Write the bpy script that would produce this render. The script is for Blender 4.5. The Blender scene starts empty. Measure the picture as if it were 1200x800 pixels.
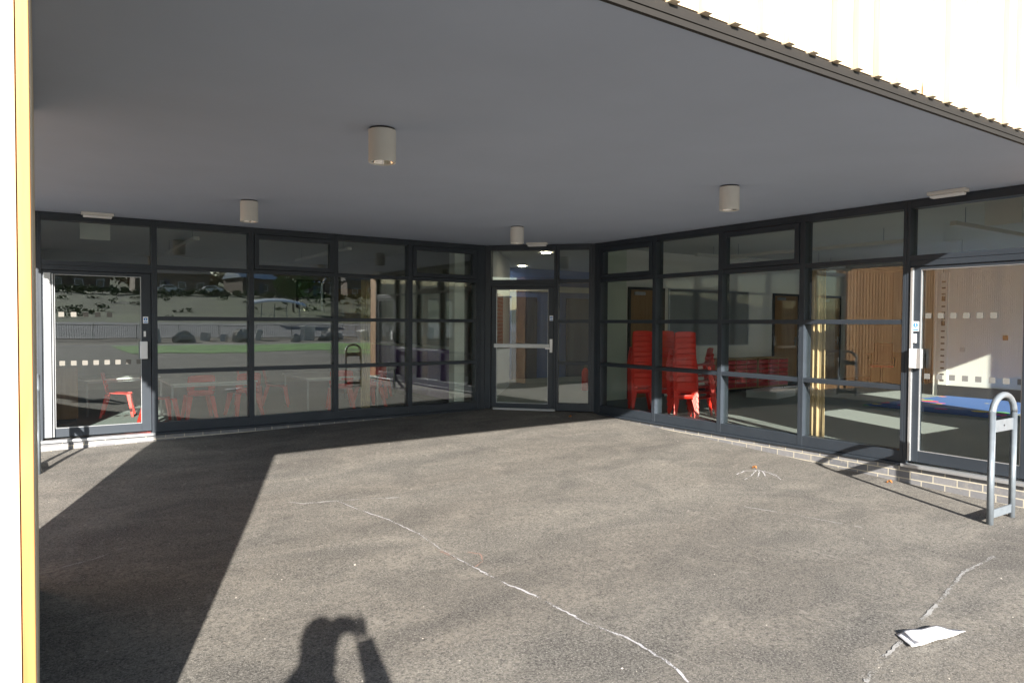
import bpy, bmesh, math, random
from mathutils import Vector, Matrix
random.seed(7)
S = bpy.context.scene
C = bpy.data.collections.new("place"); S.collection.children.link(C)
PI = math.pi
# ---------------------------------------------------------------- camera, sky, sun, exposure
PITCH, YAW, ROLL, ZE = 0.026, 0.9792, 0.0056, 1.429
fw = Vector((math.cos(YAW), math.sin(YAW), 0)); rt = Vector((math.sin(YAW), -math.cos(YAW), 0)); up = Vector((0, 0, 1))
f = fw*math.cos(PITCH) - up*math.sin(PITCH); u = fw*math.sin(PITCH) + up*math.cos(PITCH)
r_ = rt*math.cos(ROLL) + u*math.sin(ROLL); u_ = -rt*math.sin(ROLL) + u*math.cos(ROLL)
cd = bpy.data.cameras.new("camera"); cam = bpy.data.objects.new("camera", cd); C.objects.link(cam)
cd.sensor_width = 36; cd.lens = 826/1200*36; cd.clip_start = 0.02; cd.clip_end = 2000
M4 = Matrix((r_, u_, -f)).transposed().to_4x4(); M4.translation = Vector((0, 0, ZE)); cam.matrix_world = M4
S.camera = cam
SUN_EL, SUN_AZ = math.radians(23.2), math.radians(20.3)        # light travels towards +y, a little +x
tv = Vector((math.sin(SUN_AZ)*math.cos(SUN_EL), math.cos(SUN_AZ)*math.cos(SUN_EL), -math.sin(SUN_EL)))
ld = bpy.data.lights.new("sun", 'SUN'); ld.energy = 5.0; ld.angle = math.radians(0.53); ld.color = (1.0, 0.93, 0.84)
sun = bpy.data.objects.new("sun", ld); C.objects.link(sun); sun.rotation_euler = tv.to_track_quat('-Z', 'Y').to_euler()
W = bpy.data.worlds.new("World"); S.world = W; W.use_nodes = True
nt = W.node_tree; sky = nt.nodes.new('ShaderNodeTexSky'); sky.sky_type = 'NISHITA'; sky.sun_disc = False
sky.sun_elevation = SUN_EL; sky.sun_rotation = math.atan2(-tv.x, -tv.y); sky.dust_density = 0.6; sky.air_density = 1.0
nt.links.new(sky.outputs[0], nt.nodes['Background'].inputs[0]); nt.nodes['Background'].inputs[1].default_value = 0.062
vs = S.view_settings; vs.view_transform = 'Standard'; vs.look = 'None'; vs.gamma = 1; vs.exposure = 1.8; vs.use_curve_mapping = False
S.render.engine = 'CYCLES'
cy = S.cycles; cy.max_bounces = 10; cy.diffuse_bounces = 5; cy.glossy_bounces = 5; cy.transparent_max_bounces = 40
cy.caustics_reflective = True; cy.blur_glossy = 0.3; cy.sample_clamp_indirect = 6

# ---------------------------------------------------------------- materials
def new_mat(name):
    m = bpy.data.materials.new(name); m.use_nodes = True
    return m, m.node_tree, m.node_tree.nodes['Principled BSDF']
def N(t, k, **kw):
    n = t.nodes.new(k)
    for a, b in kw.items(): setattr(n, a, b)
    return n
def noise(t, scale, detail=4, rough=.55, coord=None, dist=0):
    n = N(t, 'ShaderNodeTexNoise'); n.inputs['Scale'].default_value = scale; n.inputs['Detail'].default_value = detail
    n.inputs['Roughness'].default_value = rough; n.inputs['Distortion'].default_value = dist
    if coord: t.links.new(coord, n.inputs['Vector'])
    return n.outputs[0]
def ramp(t, src, a, b, c0=(0, 0, 0, 1), c1=(1, 1, 1, 1)):
    n = N(t, 'ShaderNodeValToRGB'); n.color_ramp.elements[0].position = a; n.color_ramp.elements[1].position = b
    n.color_ramp.elements[0].color = c0; n.color_ramp.elements[1].color = c1
    t.links.new(src, n.inputs[0]); return n.outputs[0]
def mix(t, fac, a, b, mode='MIX'):
    n = N(t, 'ShaderNodeMix', data_type='RGBA', blend_type=mode)
    if isinstance(fac, (int, float)): n.inputs[0].default_value = fac
    else: t.links.new(fac, n.inputs[0])
    for i, v in ((6, a), (7, b)):
        if isinstance(v, tuple): n.inputs[i].default_value = v if len(v) == 4 else (*v, 1)
        else: t.links.new(v, n.inputs[i])
    return n.outputs[2]
def bump(t, bs, h, strength, dist=.01):
    b = N(t, 'ShaderNodeBump'); b.inputs['Strength'].default_value = strength; b.inputs['Distance'].default_value = dist
    t.links.new(h, b.inputs['Height']); t.links.new(b.outputs[0], bs.inputs['Normal'])
def pos(t): return N(t, 'ShaderNodeNewGeometry').outputs['Position']
def mapped(t, src, scale, rot=(0, 0, 0)):
    m = N(t, 'ShaderNodeMapping'); m.inputs['Scale'].default_value = scale; m.inputs['Rotation'].default_value = rot
    t.links.new(src, m.inputs[0]); return m.outputs[0]
def simple(name, col, rough=.5, metal=0, var=.12, vs_=6, bmp=0, bscale=60, spec=.5):
    m, t, b = new_mat(name); p = N(t, 'ShaderNodeTexCoord').outputs['Object']
    c = (*col, 1); lo = tuple(x*(1-var) for x in col)+(1,); hi = tuple(min(1, x*(1+var)) for x in col)+(1,)
    t.links.new(ramp(t, noise(t, vs_, 5, coord=p), .3, .7, lo, hi), b.inputs['Base Color'])
    b.inputs['Roughness'].default_value = rough; b.inputs['Metallic'].default_value = metal
    b.inputs['Specular IOR Level'].default_value = spec
    if bmp: bump(t, b, noise(t, bscale, 3, coord=p), bmp, .004)
    return m
def emis(name, col, s):
    m, t, b = new_mat(name); b.inputs['Base Color'].default_value = (*col, 1)
    b.inputs['Emission Color'].default_value = (*col, 1); b.inputs['Emission Strength'].default_value = s
    return m
def asphalt():
    m, t, b = new_mat('asphalt'); p = pos(t)
    sx = N(t, 'ShaderNodeSeparateXYZ'); t.links.new(p, sx.inputs[0])
    base = ramp(t, noise(t, 75, 5, .8, p), .38, .66, (.040, .039, .037, 1), (.225, .215, .197, 1))
    fine = ramp(t, noise(t, 120, 3, .7, p), .60, .67)
    base = mix(t, fine, base, (.38, .37, .345))
    dust = ramp(t, noise(t, 1.1, 8, .66, mapped(t, p, (1, 1.6, 1), (0, 0, .5)), .9), .36, .68)
    grain = ramp(t, noise(t, 30, 7, .85, p), .40, .60)
    dm = N(t, 'ShaderNodeMath', operation='MULTIPLY'); t.links.new(dust, dm.inputs[0]); t.links.new(grain, dm.inputs[1])
    d2 = N(t, 'ShaderNodeMath', operation='MULTIPLY'); t.links.new(dm.outputs[0], d2.inputs[0]); d2.inputs[1].default_value = .7
    c = mix(t, d2.outputs[0], base, (.345, .32, .275))
    scuff = ramp(t, noise(t, 5, 7, .72, mapped(t, p, (2.2, .7, 1), (0, 0, -.9)), .6), .59, .76)
    s2 = N(t, 'ShaderNodeMath', operation='MULTIPLY'); t.links.new(scuff, s2.inputs[0]); s2.inputs[1].default_value = .35
    c = mix(t, s2.outputs[0], c, (.48, .455, .41))
    # pale chips and dropped dust
    v = N(t, 'ShaderNodeTexVoronoi'); v.inputs['Scale'].default_value = 9; t.links.new(p, v.inputs['Vector'])
    ch = ramp(t, v.outputs['Distance'], .015, .035, (1, 1, 1, 1), (0, 0, 0, 1))
    gate = ramp(t, noise(t, 2.3, 3, .5, p), .5, .6)
    g2 = N(t, 'ShaderNodeMath', operation='MULTIPLY'); t.links.new(ch, g2.inputs[0]); t.links.new(gate, g2.inputs[1])
    c = mix(t, g2.outputs[0], c, (.42, .40, .37))
    damp = ramp(t, noise(t, .55, 4, .5, mapped(t, p, (.6, 2.1, 1), (0, 0, -.35)), .4), .38, .60, (.86, .85, .85, 1), (1, 1, 1, 1))
    c = mix(t, 1.0, c, damp, 'MULTIPLY')
    # the sheltered strip by the entrance stays cleaner and darker
    t.links.new(c, b.inputs['Base Color']); b.inputs['Roughness'].default_value = .93; b.inputs['Specular IOR Level'].default_value = .25
    bump(t, b, noise(t, 170, 3, .7, p), .9, .006)
    return m
def timber(name, c0, c1, scale=1, board=0.0, rough=.6):
    m, t, b = new_mat(name); p = pos(t)
    g = noise(t, 14*scale, 6, .6, mapped(t, p, (1, 1, .06)), 1.2)
    c = ramp(t, g, .32, .68, (*c0, 1), (*c1, 1))
    kn = N(t, 'ShaderNodeTexVoronoi'); kn.inputs['Scale'].default_value = 1.6; t.links.new(mapped(t, p, (3, 3, .9)), kn.inputs['Vector'])
    k = ramp(t, kn.outputs['Distance'], .03, .10, (.35, .18, .08, 1), (1, 1, 1, 1))
    c = mix(t, 1.0, c, k, 'MULTIPLY')
    if board:
        w = N(t, 'ShaderNodeTexWhiteNoise', noise_dimensions='1D'); sx = N(t, 'ShaderNodeSeparateXYZ'); t.links.new(p, sx.inputs[0])
        a = N(t, 'ShaderNodeMath', operation='ADD'); t.links.new(sx.outputs[0], a.inputs[0]); t.links.new(sx.outputs[1], a.inputs[1])
        d = N(t, 'ShaderNodeMath', operation='DIVIDE'); t.links.new(a.outputs[0], d.inputs[0]); d.inputs[1].default_value = board
        fl = N(t, 'ShaderNodeMath', operation='FLOOR'); t.links.new(d.outputs[0], fl.inputs[0]); t.links.new(fl.outputs[0], w.inputs['W'])
        c = mix(t, 1.0, c, ramp(t, w.outputs[0], 0, 1, (.72, .68, .62, 1), (1, 1, 1, 1)), 'MULTIPLY')
    t.links.new(c, b.inputs['Base Color']); b.inputs['Roughness'].default_value = rough
    bump(t, b, g, .15, .003)
    return m
def bricks(name, c1, c2, mortar, axis='X', zoff=0):
    m, t, b = new_mat(name); p = pos(t)
    sx = N(t, 'ShaderNodeSeparateXYZ'); t.links.new(p, sx.inputs[0])
    cx = N(t, 'ShaderNodeCombineXYZ'); t.links.new(sx.outputs[0 if axis == 'X' else 1], cx.inputs[0])
    ad = N(t, 'ShaderNodeMath', operation='ADD'); t.links.new(sx.outputs[2], ad.inputs[0]); ad.inputs[1].default_value = zoff
    t.links.new(ad.outputs[0], cx.inputs[1])
    br = N(t, 'ShaderNodeTexBrick'); t.links.new(cx.outputs[0], br.inputs['Vector'])
    br.inputs['Scale'].default_value = 1; br.inputs['Brick Width'].default_value = .225; br.inputs['Row Height'].default_value = .075
    br.inputs['Mortar Size'].default_value = .006; br.inputs['Mortar Smooth'].default_value = .25
    br.inputs['Color1'].default_value = (*c1, 1); br.inputs['Color2'].default_value = (*c2, 1); br.inputs['Mortar'].default_value = (*mortar, 1)
    c = mix(t, .35, br.outputs[0], ramp(t, noise(t, 25, 5, .7, p), .3, .7, (.5, .5, .5, 1), (1, 1, 1, 1)), 'MULTIPLY')
    dirt = ramp(t, noise(t, 6, 6, .7, p), .56, .74)
    c = mix(t, dirt, c, (.30, .28, .25))
    t.links.new(c, b.inputs['Base Color']); b.inputs['Roughness'].default_value = .8
    bump(t, b, br.outputs['Fac'], -.5, .004)
    return m
def glass(name, R0=.085, tint=(.86, .90, .88), wav=.0):
    m = bpy.data.materials.new(name); m.use_nodes = True; t = m.node_tree; t.nodes.clear()
    o = N(t, 'ShaderNodeOutputMaterial'); mx = N(t, 'ShaderNodeMixShader'); tr = N(t, 'ShaderNodeBsdfTransparent'); gl = N(t, 'ShaderNodeBsdfGlossy')
    tr.inputs[0].default_value = (*tint, 1); gl.inputs['Roughness'].default_value = 0.0; gl.inputs[0].default_value = (.93, .97, 1, 1)
    lw = N(t, 'ShaderNodeLayerWeight'); lw.inputs[0].default_value = .5
    pw = N(t, 'ShaderNodeMath', operation='POWER'); t.links.new(lw.outputs['Facing'], pw.inputs[0]); pw.inputs[1].default_value = 5
    ma = N(t, 'ShaderNodeMath', operation='MULTIPLY_ADD'); t.links.new(pw.outputs[0], ma.inputs[0]); ma.inputs[1].default_value = 1-R0; ma.inputs[2].default_value = R0
    t.links.new(ma.outputs[0], mx.inputs[0]); t.links.new(tr.outputs[0], mx.inputs[1]); t.links.new(gl.outputs[0], mx.inputs[2])
    if wav:
        b = N(t, 'ShaderNodeBump'); b.inputs['Strength'].default_value = wav; b.inputs['Distance'].default_value = .02
        t.links.new(noise(t, 1.7, 1, .4, pos(t)), b.inputs['Height']); t.links.new(b.outputs[0], gl.inputs['Normal'])
    t.links.new(mx.outputs[0], o.inputs[0]); return m
def leafmat(name, c0, c1):
    m, t, b = new_mat(name)
    t.links.new(ramp(t, noise(t, 1.3, 5, .7, pos(t)), .32, .68, (*c0, 1), (*c1, 1)), b.inputs['Base Color']); b.inputs['Roughness'].default_value = .7
    return m
def rugmat():
    m, t, b = new_mat('rug_pattern'); p = pos(t)
    v = N(t, 'ShaderNodeTexVoronoi'); v.inputs['Scale'].default_value = 2.1; v.inputs['Randomness'].default_value = .8; t.links.new(p, v.inputs['Vector'])
    sp = N(t, 'ShaderNodeSeparateColor'); t.links.new(v.outputs['Color'], sp.inputs[0])
    r = N(t, 'ShaderNodeValToRGB'); r.color_ramp.interpolation = 'CONSTANT'
    for i, (x, c) in enumerate(((0, (.8, .06, .12)), (.2, (.75, .6, .05)), (.4, (.15, .5, .15)), (.55, (.8, .25, .08)), (.7, (.05, .35, .75)), (.85, (.75, .1, .35)))):
        e = r.color_ramp.elements[i] if i < 2 else r.color_ramp.elements.new(x)
        e.position = x; e.color = (*c, 1)
    t.links.new(sp.outputs[0], r.inputs[0])
    c = mix(t, ramp(t, v.outputs['Distance'], .30, .32), r.outputs[0], (.05, .14, .42))
    t.links.new(c, b.inputs['Base Color']); b.inputs['Roughness'].default_value = .95
    return m
def chalkmat(name, col, thr):
    m = bpy.data.materials.new(name); m.use_nodes = True; t = m.node_tree; b = t.nodes['Principled BSDF']
    b.inputs['Base Color'].default_value = (*col, 1); b.inputs['Roughness'].default_value = 1
    n = noise(t, 120, 4, .7, pos(t)); n2 = noise(t, 4, 3, .6, pos(t))
    a = N(t, 'ShaderNodeMath', operation='ADD'); t.links.new(n, a.inputs[0]); t.links.new(n2, a.inputs[1])
    t.links.new(ramp(t, a.outputs[0], thr, thr+.08), b.inputs['Alpha']); return m
M = dict(
    wood_out=timber('outer_timber', (.46, .25, .12), (.60, .37, .19), 1, .145),
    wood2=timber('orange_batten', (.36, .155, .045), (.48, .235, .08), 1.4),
    asphalt=asphalt(),
    frame=simple('anthracite_aluminium', (.028, .036, .047), .45, 0, .10, 3, spec=.4),
    frame_lt=simple('satin_aluminium', (.45, .47, .49), .35, .6, .06, 3),
    soffit=simple('grey_soffit_paint', (.40, .46, .58), .75, 0, .035, 1.2, .05, 90),
    trim=simple('dark_fascia_metal', (.012, .010, .008), .7, 0, .1, 4),
    wood=timber('larch_cladding', (.70, .58, .42), (.82, .71, .55), 1, .145),
    wood_in=timber('oak_door', (.26, .14, .055), (.36, .21, .09), 1.2),
    glass=glass('double_glazing', .115, (.90, .94, .92), .03),
    glass2=glass('double_glazing_right', .05, (.92, .94, .92), .006),
    brick=bricks('blue_brick', (.16, .165, .18), (.24, .24, .25), (.52, .48, .38), 'X', .006),
    bricky=bricks('blue_brick_side', (.16, .165, .18), (.24, .24, .25), (.52, .48, .38), 'Y', .006),
    redbrick=bricks('red_brick', (.30, .10, .05), (.42, .17, .09), (.45, .40, .33), 'Y'),
    white=simple('white_wall_paint', (.80, .79, .75), .8, 0, .03, 2),
    lilac=simple('reflection_purple', (.30, .18, .48), .45, 0, .05, 3),  # lilac of the reflected right windows, put into the counter's colour
    film=simple('cream_film', (.14, .135, .12), .7, 0, .02),
    paleblock=simple('pale_stone_block', (.62, .60, .56), .85, 0, .15, 2),
    putty=simple('putty_wall_paint', (.33, .32, .29), .8, 0, .05, 2),
    cream=simple('pale_green_paint', (.60, .66, .56), .8, 0, .03, 2),
    blue=simple('blue_wall_paint', (.08, .17, .48), .7, 0, .05, 2),
    dkblue=simple('navy_door_paint', (.02, .035, .10), .5, 0, .05, 2),
    carpet=simple('grey_carpet', (.27, .295, .29), .95, 0, .12, 40, .4, 300),
    dark=simple('dark_skirting', (.03, .03, .032), .6),
    ceil=simple('interior_ceiling', (.62, .63, .60), .85, 0, .03, 1),
    lampw=simple('lamp_housing', (.62, .61, .58), .45, 0, .03, 5),
    chrome=simple('chrome_reflector', (.8, .79, .77), .12, 1, .02, 5),
    steel=simple('galvanised_steel', (.19, .22, .25), .42, .35, .12, 14, .12, 160),
    red=simple('red_plastic', (.80, .035, .02), .38, 0, .06, 5),
    red2=simple('red_tray_plastic', (.55, .02, .02), .4, 0, .06, 5),
    tabletop=simple('white_laminate', (.70, .71, .70), .35, 0, .03, 4),
    leg=simple('grey_table_leg', (.42, .44, .45), .4, .3, .05, 5),
    whitep=simple('white_plastic', (.78, .79, .80), .4, 0, .02, 5),
    board=simple('grey_pinboard', (.22, .23, .24), .9, 0, .05, 20),
    rug=rugmat(),
    curtain=simple('cream_curtain', (.55, .41, .23), .9, 0, .12, 5),
    signb=simple('sign_blue', (.02, .20, .55), .4), signw=simple('sign_white', (.8, .82, .85), .4),
    dot=simple('frosted_film', (.30, .29, .26), .7, 0, .02), dotd=simple('grey_film', (.17, .17, .165), .7, 0, .02),
    glow=emis('lit_downlight', (1, .86, .66), 22),
    chalk=chalkmat('white_chalk', (.44, .44, .46), .92), chalkf=chalkmat('faint_chalk', (.30, .30, .295), .965), pink=chalkmat('pink_chalk', (.27, .17, .14), .98),
    paper=simple('white_paper', (.82, .83, .86), .7, 0, .04, 20),
    leafdry=simple('dry_leaf', (.42, .17, .05), .8, 0, .3, 60),
    coat=simple('dark_coat', (.035, .037, .045), .85, 0, .15, 20), skin=simple('skin', (.5, .3, .22), .55, 0, .05, 20), hair=simple('brown_hair', (.05, .03, .02), .7),
    jeans=simple('jeans', (.05, .07, .13), .9, 0, .15, 30),
    black=simple('black_plastic', (.02, .02, .022), .4),
    grass=simple('grass', (.075, .20, .018), .9, 0, .55, .8, .9, 12),
    bank=simple('rough_bank', (.05, .066, .022), .95, 0, .85, .22, .8, 8),
    road=simple('road_surface', (.20, .20, .21), .9, 0, .1, .5),
    earth=simple('bare_ground', (.10, .085, .065), .95, 0, .4, .5, .8, 8),
    render_=simple('brown_house_brick', (.14, .095, .07), .85, 0, .2, 2), roof=simple('dark_roof_tile', (.07, .055, .05), .8, 0, .2, 3),
    solar=simple('pale_slate_roof', (.36, .42, .50), .35, 0, .05, 3),
    carw=simple('white_car_paint', (.75, .76, .78), .25, 0, .02), tyre=simple('tyre', (.02, .02, .02), .8),
    carglass=simple('dark_car_glass', (.03, .035, .04), .08), canopy=simple('translucent_roof', (.66, .70, .74), .4, 0, .04),
    hedge=leafmat('hedge_leaves', (.03, .06, .015), (.09, .14, .04)), leaf=leafmat('green_leaves', (.05, .09, .02), (.14, .19, .05)),
    leafb=leafmat('autumn_leaves', (.12, .08, .03), (.22, .15, .06)), bark=simple('bark', (.10, .075, .055), .9, 0, .3, 8, .5, 30),
    stone=simple('pale_boulder', (.42, .39, .35), .9, 0, .25, 3, .8, 10),
    mesh_=simple('office_chair_mesh', (.16, .07, .045), .8, 0, .1, 40), deskw=timber('beech_desk', (.42, .24, .10), (.52, .33, .16), 1),
)
# ---------------------------------------------------------------- mesh helpers
class Fr:                                      # a wall's own axes: s along it, d inwards, z up
    def __init__(s, ox, oy, ux, uy, nx, ny): s.o = Vector((ox, oy, 0)); s.u = Vector((ux, uy, 0)); s.n = Vector((nx, ny, 0))
    def __call__(s, a, d, z): return s.o + s.u*a + s.n*d + Vector((0, 0, z))
class WorldF:
    def __call__(s, a, d, z): return Vector((a, d, z))
WF = WorldF()
class MB:
    def __init__(s): s.v = []; s.f = []
    def add(s, vs, fs):
        k = len(s.v); s.v += [tuple(v) for v in vs]; s.f += [tuple(i+k for i in q) for q in fs]; return s
    def box(s, x0, x1, y0, y1, z0, z1, F=WF):
        return s.add([F(x, y, z) for z in (z0, z1) for x, y in ((x0, y0), (x1, y0), (x1, y1), (x0, y1))],
                     [(0, 3, 2, 1), (4, 5, 6, 7), (0, 1, 5, 4), (1, 2, 6, 5), (2, 3, 7, 6), (3, 0, 4, 7)])
    def prism(s, pts, z0, z1):
        n = len(pts)
        return s.add([(x, y, z0) for x, y in pts]+[(x, y, z1) for x, y in pts],
                     [tuple(range(n))[::-1], tuple(range(n, 2*n))]+[(i, (i+1) % n, n+(i+1) % n, n+i) for i in range(n)])
    def tube(s, pts, rad, n=10, cap=True):
        pts = [Vector(p) for p in pts]; rads = rad if isinstance(rad, (list, tuple)) else [rad]*len(pts)
        vs = []; ref = None
        for i, p in enumerate(pts):
            d = (pts[min(i+1, len(pts)-1)]-pts[max(i-1, 0)]).normalized()
            if ref is None: ref = d.orthogonal().normalized()
            a = (ref - d*ref.dot(d)).normalized(); ref = a; b = d.cross(a)
            for k in range(n):
                t = 2*PI*k/n; vs.append(p+(a*math.cos(t)+b*math.sin(t))*rads[i])
        fs = [(i*n+k, i*n+(k+1) % n, (i+1)*n+(k+1) % n, (i+1)*n+k) for i in range(len(pts)-1) for k in range(n)]
        if cap: fs += [tuple(range(n))[::-1], tuple(range((len(pts)-1)*n, len(pts)*n))]
        return s.add(vs, fs)
    def lathe(s, prof, cx=0, cy=0, n=32):
        vs = [(cx+r*math.cos(2*PI*k/n), cy+r*math.sin(2*PI*k/n), z) for r, z in prof for k in range(n)]
        return s.add(vs, [(i*n+k, i*n+(k+1) % n, (i+1)*n+(k+1) % n, (i+1)*n+k) for i in range(len(prof)-1) for k in range(n)])
    def ball(s, c, r, n=10, m=7, j=0):
        vs = []; c = Vector(c); rr = r if isinstance(r, (tuple, list)) else (r, r, r)
        for i in range(m+1):
            for k in range(n):
                a = PI*i/m; b = 2*PI*k/n; q = 1+random.uniform(-j, j)
                vs.append(c+Vector((rr[0]*math.sin(a)*math.cos(b)*q, rr[1]*math.sin(a)*math.sin(b)*q, rr[2]*math.cos(a)*q)))
        return s.add(vs, [(i*n+k, i*n+(k+1) % n, (i+1)*n+(k+1) % n, (i+1)*n+k) for i in range(m) for k in range(n)])
    def grid(s, fn, nu, nv):
        vs = [fn(i/nu, j/nv) for j in range(nv+1) for i in range(nu+1)]
        return s.add(vs, [(j*(nu+1)+i, j*(nu+1)+i+1, (j+1)*(nu+1)+i+1, (j+1)*(nu+1)+i) for j in range(nv) for i in range(nu)])
    def build(s, name, m, parent=None, smooth=False, bev=0, solid=0, sub=0):
        me = bpy.data.meshes.new(name); me.from_pydata(s.v, [], s.f); me.update()
        bm = bmesh.new(); bm.from_mesh(me); bmesh.ops.recalc_face_normals(bm, faces=bm.faces); bm.to_mesh(me); bm.free()
        me.materials.append(M[m] if isinstance(m, str) else m)
        if smooth:
            for p in me.polygons: p.use_smooth = True
        o = bpy.data.objects.new(name, me); C.objects.link(o)
        if parent:
            o.parent = parent; o.matrix_parent_inverse = Matrix.Identity(4)
            o.location = -Vector(parent['_w']) if '_w' in parent and parent.get('_abs') else (0, 0, 0)
        if solid: md = o.modifiers.new('s', 'SOLIDIFY'); md.thickness = solid; md.offset = 0
        if bev:
            md = o.modifiers.new('b', 'BEVEL'); md.width = bev; md.segments = 2; md.limit_method = 'ANGLE'
        if sub: md = o.modifiers.new('u', 'SUBSURF'); md.levels = sub; md.render_levels = sub
        return o
def tag(o, label=None, cat=None, group=None, kind=None):
    if label: o['label'] = label
    if cat: o['category'] = cat
    if group: o['group'] = group
    if kind: o['kind'] = kind
    return o
def thing(name, label, cat, loc=(0, 0, 0), rz=0, group=None):
    o = bpy.data.objects.new(name, None); C.objects.link(o); o.location = loc; o.rotation_euler = (0, 0, rz)
    return tag(o, label, cat, group)
def copy_tree(o, parent=None):
    c = o.copy(); C.objects.link(c)
    if parent: c.parent = parent
    for ch in list(o.children): copy_tree(ch, c)
    return c

# ---------------------------------------------------------------- ground
YL, XR = 10.044, 7.466
def prof(Y):                                   # land behind the camera rises (Y = metres behind)
    P = ((0, -.28), (42, -.28), (50, .05), (60, 1.25), (75, 2.3), (108, 5.9), (120, 6.7), (135, 7.0), (170, 12.5), (400, 18))
    for (a, b), (c, d) in zip(P, P[1:]):
        if Y <= c: return b+(d-b)*(Y-a)/(c-a)
    return P[-1][1]
def gz(x, y):
    if y < -15: return prof(-y)
    g = -.019*max(0, 6.8-x) - .036*max(0, 9.4-y)
    g = g if g > -.2 else -.2-.08*(1-math.exp((g+.2)/.08))
    return min(g, -.012)
xs = [-200, -120, -60, -30, -15, -8, -4]+[-2+.25*i for i in range(44)]+[10, 14, 20, 30, 45, 70, 120, 200]
ys = [-400, -170, -135, -120, -108, -75, -60, -50, -42, -30, -20, -15, -8, -4]+[-2+.25*i for i in range(54)]+[14, 20, 30, 60, 120]
m = MB(); m.add([(x, y, gz(x, y)) for y in ys for x in xs], [(j*len(xs)+i, j*len(xs)+i+1, (j+1)*len(xs)+i+1, (j+1)*len(xs)+i) for j in range(len(ys)-1) for i in range(len(xs)-1)])
tag(m.build('ground', 'asphalt', smooth=True), kind='structure')
def strip(name, y0, y1, mt, dz, x0=-120, x1=140, kind='structure', **k):
    m = MB(); yy = [y0]+[y for y in (42, 50, 60, 75, 108, 120, 135, 170) if y0 < y < y1]+[y1]
    m.add([(x, -y, prof(y)+dz) for y in yy for x in (x0, x1)], [(2*i, 2*i+1, 2*i+3, 2*i+2) for i in range(len(yy)-1)])
    o = m.build(name, mt); o['kind'] = kind; return o
strip('path', 34.5, 36, 'road', .02)
o = strip('grass', 21, 34.5, 'grass', .02, x0=4, kind='stuff'); tag(o, 'green mown grass strip between the tarmac and the railings, reflected in the left windows', 'grass')
o = strip('grass', 15.2, 19, 'grass', .02, x0=13.5, x1=48, kind='stuff'); tag(o, 'shorter green grass patch nearer the yard, reflected in the second and third left windows', 'grass')
strip('bare_ground', 36, 48, 'earth', .02)
strip('road', 48, 60, 'road', .03)
strip('hillside', 60, 390, 'bank', .03, x0=-190, x1=190)

# ---------------------------------------------------------------- the school building
B = thing('school_building', 'school building with anthracite glazed walls, grey soffit over the yard and timber cladding above', 'building')
def part(mb, name, m, parent=None, label=None, **k):
    o = mb.build(name, m, parent or B, **k)
    if label: o['label'] = label
    return o
# soffit over the yard
SO = MB().prism([(-.5, 2.168), (XR+.2, 2.168), (XR+.2, 8.9), (6.35, YL+.2), (-.5, YL+.2)], 2.72, 2.88)
part(SO, 'soffit', 'soffit')
tr = MB(); tr.box(-.52, 20, 2.146, 2.167, 2.713, 2.789); tr.box(-.52, 20, 2.140, 2.1455, 2.742, 2.750)
part(tr, 'fascia_trim', 'trim')
co = MB(); co.box(-.5, 20, 2.242, 19, 2.885, 6.6)
part(co, 'upper_storey', 'wood')
cl = MB()
x = -.52; i = 0
while x < 20:
    cl.box(x, x+.142, 2.146, 2.24, 2.797, 6.6)
    cl.box(x+.146, x+.196, 2.112, 2.24, 2.791, 6.6); x += .20; i += 1
part(cl, 'timber_cladding', 'wood', bev=.002)
cs = MB(); y = 2.25
while y < 19:
    cs.box(-.555, -.503, y, y+.105, 2.72, 6.6); cs.box(-.575, -.503, y+.11, y+.14, 2.71, 6.6); y += .145
part(cs, 'timber_cladding', 'wood', bev=.002)
# pier carrying the upper storey at the left of the yard
pr = MB(); pr.box(-.53, -.040, 2.190, 5.3, -.6, 2.717)
pr_o = part(pr, 'pier', 'wood')
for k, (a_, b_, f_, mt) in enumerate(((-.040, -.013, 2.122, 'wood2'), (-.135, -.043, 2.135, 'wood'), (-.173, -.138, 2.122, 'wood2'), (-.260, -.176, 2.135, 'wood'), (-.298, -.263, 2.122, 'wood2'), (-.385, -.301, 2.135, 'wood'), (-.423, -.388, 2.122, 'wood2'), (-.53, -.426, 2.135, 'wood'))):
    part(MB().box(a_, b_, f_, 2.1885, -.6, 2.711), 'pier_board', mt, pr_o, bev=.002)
y = 2.19
while y < 5.2:
    part(MB().box(-.038, -.011, y+.002, y+.105, -.6, 2.71), 'pier_board', 'wood', pr_o, bev=.0015); y += .11

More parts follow.
